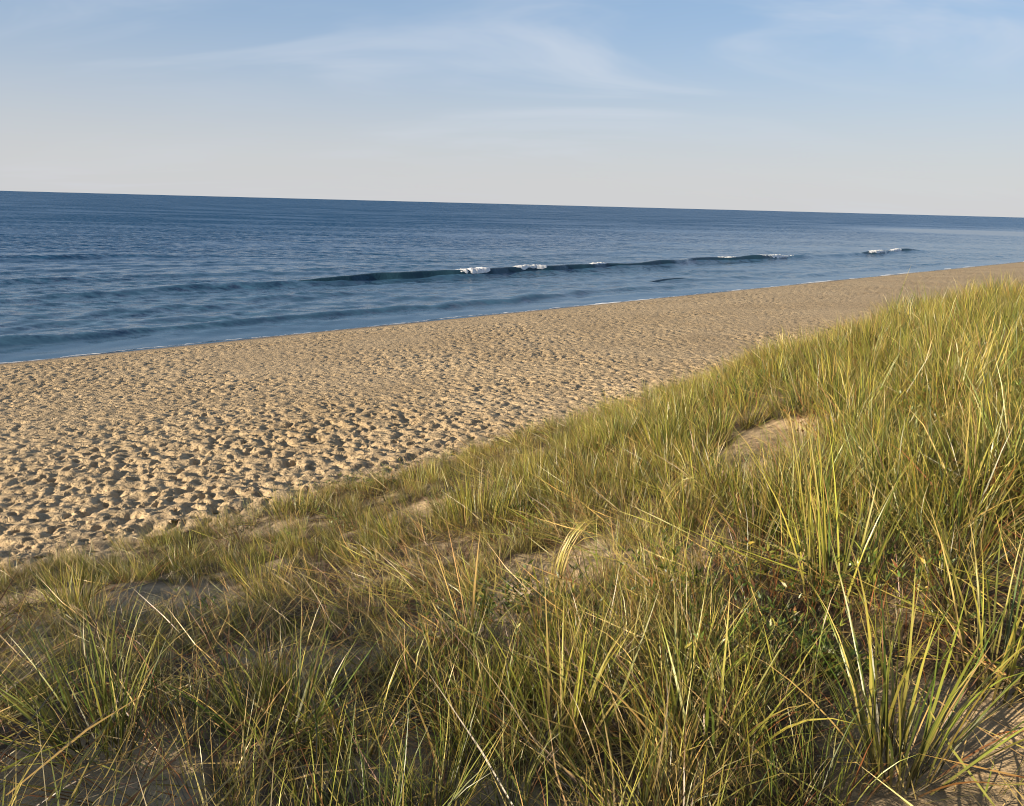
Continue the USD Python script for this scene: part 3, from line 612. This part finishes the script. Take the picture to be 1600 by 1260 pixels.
def grass_set(per_m2, seed, rmin, rmax, a0, a1, what):
    x, y, rg = scatter(per_m2, seed, rmin, rmax, a0, a1)
    d, z, s, n, lush = density(x, y)
    if what == 'thatch':
        d = np.clip(d * 1.1 + .16 * (n < 11.8) + .55 * np.exp(-((x - 1.6) ** 2 + (y - 2.3) ** 2) / .5 ** 2), 0, 1)
    if what == 'weed':
        d = d * smooth(.54, .64, meshkit.fbm(pts3(x, y, .8), 2, 107)) * (.3 + .7 * lush)
    keep = rg.random(len(x)) < d
    for tx, ty, tr in NAMED:
        if what == 'grass':
            keep &= (x - tx) ** 2 + (y - ty) ** 2 > tr ** 2
    x, y, n, s, lush = x[keep], y[keep], n[keep], s[keep], lush[keep]
    k = len(x)
    z = dune_h(x, y)
    if what == 'grass':
        u = rg.random(k)
        patch = meshkit.fbm(pts3(x, y, .5), 2, 111)
        kd = np.where(u < .50, 'full', np.where(u < .76, 'sparse', np.where(u < .88, 'short', 'dry')))
        slope = lush < .5
        kd = np.where(slope & (u < .34), 'short', kd)
        kd = np.where(slope & (u > .34) & (u < .58), 'sparse', kd)
        kd = np.where((patch > .60) & (rg.random(k) < .5), 'dry', kd)
        sc = rg.uniform(.60, 1.05, k) * (.56 + .40 * lush) * (1 - .30 * smooth(0.6, -1.0, x) * smooth(8, 4, n)) * (.85 + .35 * meshkit.noise(pts3(x, y, .7), 113))
    else:
        kd = np.full(k, what); sc = rg.uniform(.7, 1.25, k)
    if what == 'grass':
        near_ = smooth(6, 2.5, np.hypot(x, y)); sc = sc * (1 - .10 * near_)
    table = {q: ids(q) for q in set(kd)}
    pr = [table[q][rg.integers(len(table[q]))] for q in kd]
    return dict(p=np.stack([x, y, z], 1), s=sc, yaw=rg.uniform(0, 2 * math.pi, k), proto=pr, coarse=rmin >= 4.4 or what == 'thatch')
meadow('/World/dune_grass', 'yellow-green beachgrass covering the dune', 'grass',
          [grass_set(28, 201, 1.35, 4.5, D(-75), D(75), 'grass'), grass_set(33, 205, 4.5, 8, D(-60), D(60), 'grass'), grass_set(27, 202, 8, 16, D(-50), D(48), 'grass'), grass_set(10, 203, 16, 46, D(5), D(48), 'grass'), grass_set(12, 204, .9, 7, D(-150), D(-75), 'grass')])
meadow('/World/dead_grass', 'fallen dry brown grass blades lying between the tufts', 'dry grass',
          [grass_set(15, 211, .9, 8, D(-60), D(60), 'thatch'), grass_set(4, 212, 8, 18, D(-45), D(45), 'thatch')])
meadow('/World/low_weeds', 'low dark weeds with rust coloured stems growing among the grass', 'weeds',
          [grass_set(14, 221, 1.6, 9, D(-45), D(50), 'weed'), grass_set(9, 222, 9, 16, D(-20), D(45), 'weed')])

# ------------------------------------------------------------------ the tufts and plants that stand out
def ground(x, y):
    return float(dune_h(np.array([x]), np.array([y]))[0])
for k, (label, x, y, r, parts) in enumerate(TUFTS):
    path = numbered('/World/beachgrass_tuft')
    t = UsdGeom.Xform.Define(stage, path); t.AddTranslateOp().Set(Gf.Vec3d(x, y, ground(x, y)))
    tag(t, label, 'grass tuft')
    for j, (name, kw) in enumerate(parts):
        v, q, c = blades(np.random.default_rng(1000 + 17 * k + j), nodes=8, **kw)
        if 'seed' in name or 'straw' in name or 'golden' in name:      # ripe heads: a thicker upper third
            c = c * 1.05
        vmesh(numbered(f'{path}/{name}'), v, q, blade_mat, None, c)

def leafy(path, label, x, y, seed, stems, spread, height, leaf, cols):
    """a low plant: thin stems set with many small pointed leaves"""
    rg = np.random.default_rng(seed)
    t = UsdGeom.Xform.Define(stage, path); t.AddTranslateOp().Set(Gf.Vec3d(x, y, ground(x, y)))
    tag(t, label, 'plant')
    st, lv = [], []
    for k in range(stems):
        a, rr = rg.uniform(0, 6.283), spread * math.sqrt(rg.random()); h = height * rg.uniform(.6, 1.1)
        v, q, c = blades(rg, 1, .001, (h, h * 1.02), (.15, .5), (.1, .6), .006, (.3, .1, 0, 0, .6, 0), tip_straw=0, nodes=6)
        o = np.array([rr * math.cos(a), rr * math.sin(a), 0]); st.append((v + o, q, c))
        mid = .5 * (v[0::2] + v[1::2]) + o
        for m in range(16):
            u = rg.uniform(.25, 1) * 5; i = min(int(u), 4); p = mid[i] + (mid[i + 1] - mid[i]) * (u - i)
            w, wq, wc = blades(rg, 1, .001, (leaf * .7, leaf * 1.2), (.7, 1.35), (.0, .5), leaf * .34, cols, base_dark=.1, tip_straw=0, nodes=5)
            lv.append((w + p + [0, 0, .03], wq, wc))
    v, q, c = join(st); vmesh(path + '/stems', v, q, blade_mat, None, c)
    v, q, c = join(lv); vmesh(path + '/leaves', v, q, blade_mat, None, c)
leafy('/World/leafy_plant', 'low dark green leafy plant by the bare sand in the middle of the slope', -.01, 4.95, 5, 26, .25, .27, .055, (.85, .15, 0, 0, 0, 0))
leafy('/World/leafy_plant_001', 'green leafy plant in the deep shade inside the grass, lower right of the middle', 1.29, 2.89, 6, 12, .12, .2, .045, (.9, .1, 0, 0, 0, 0))
leafy('/World/red_stemmed_weed', 'dark red stemmed weed at the right rim of the sandy hollow', 2.85, 7.4, 7, 18, .22, .36, .035, (.2, .1, 0, 0, .7, 0))
leafy('/World/orange_weed', 'dull orange weed in the grass left of the sandy hollow', 1.26, 9.2, 8, 16, .2, .4, .035, (.1, .1, .1, .3, .4, 0))
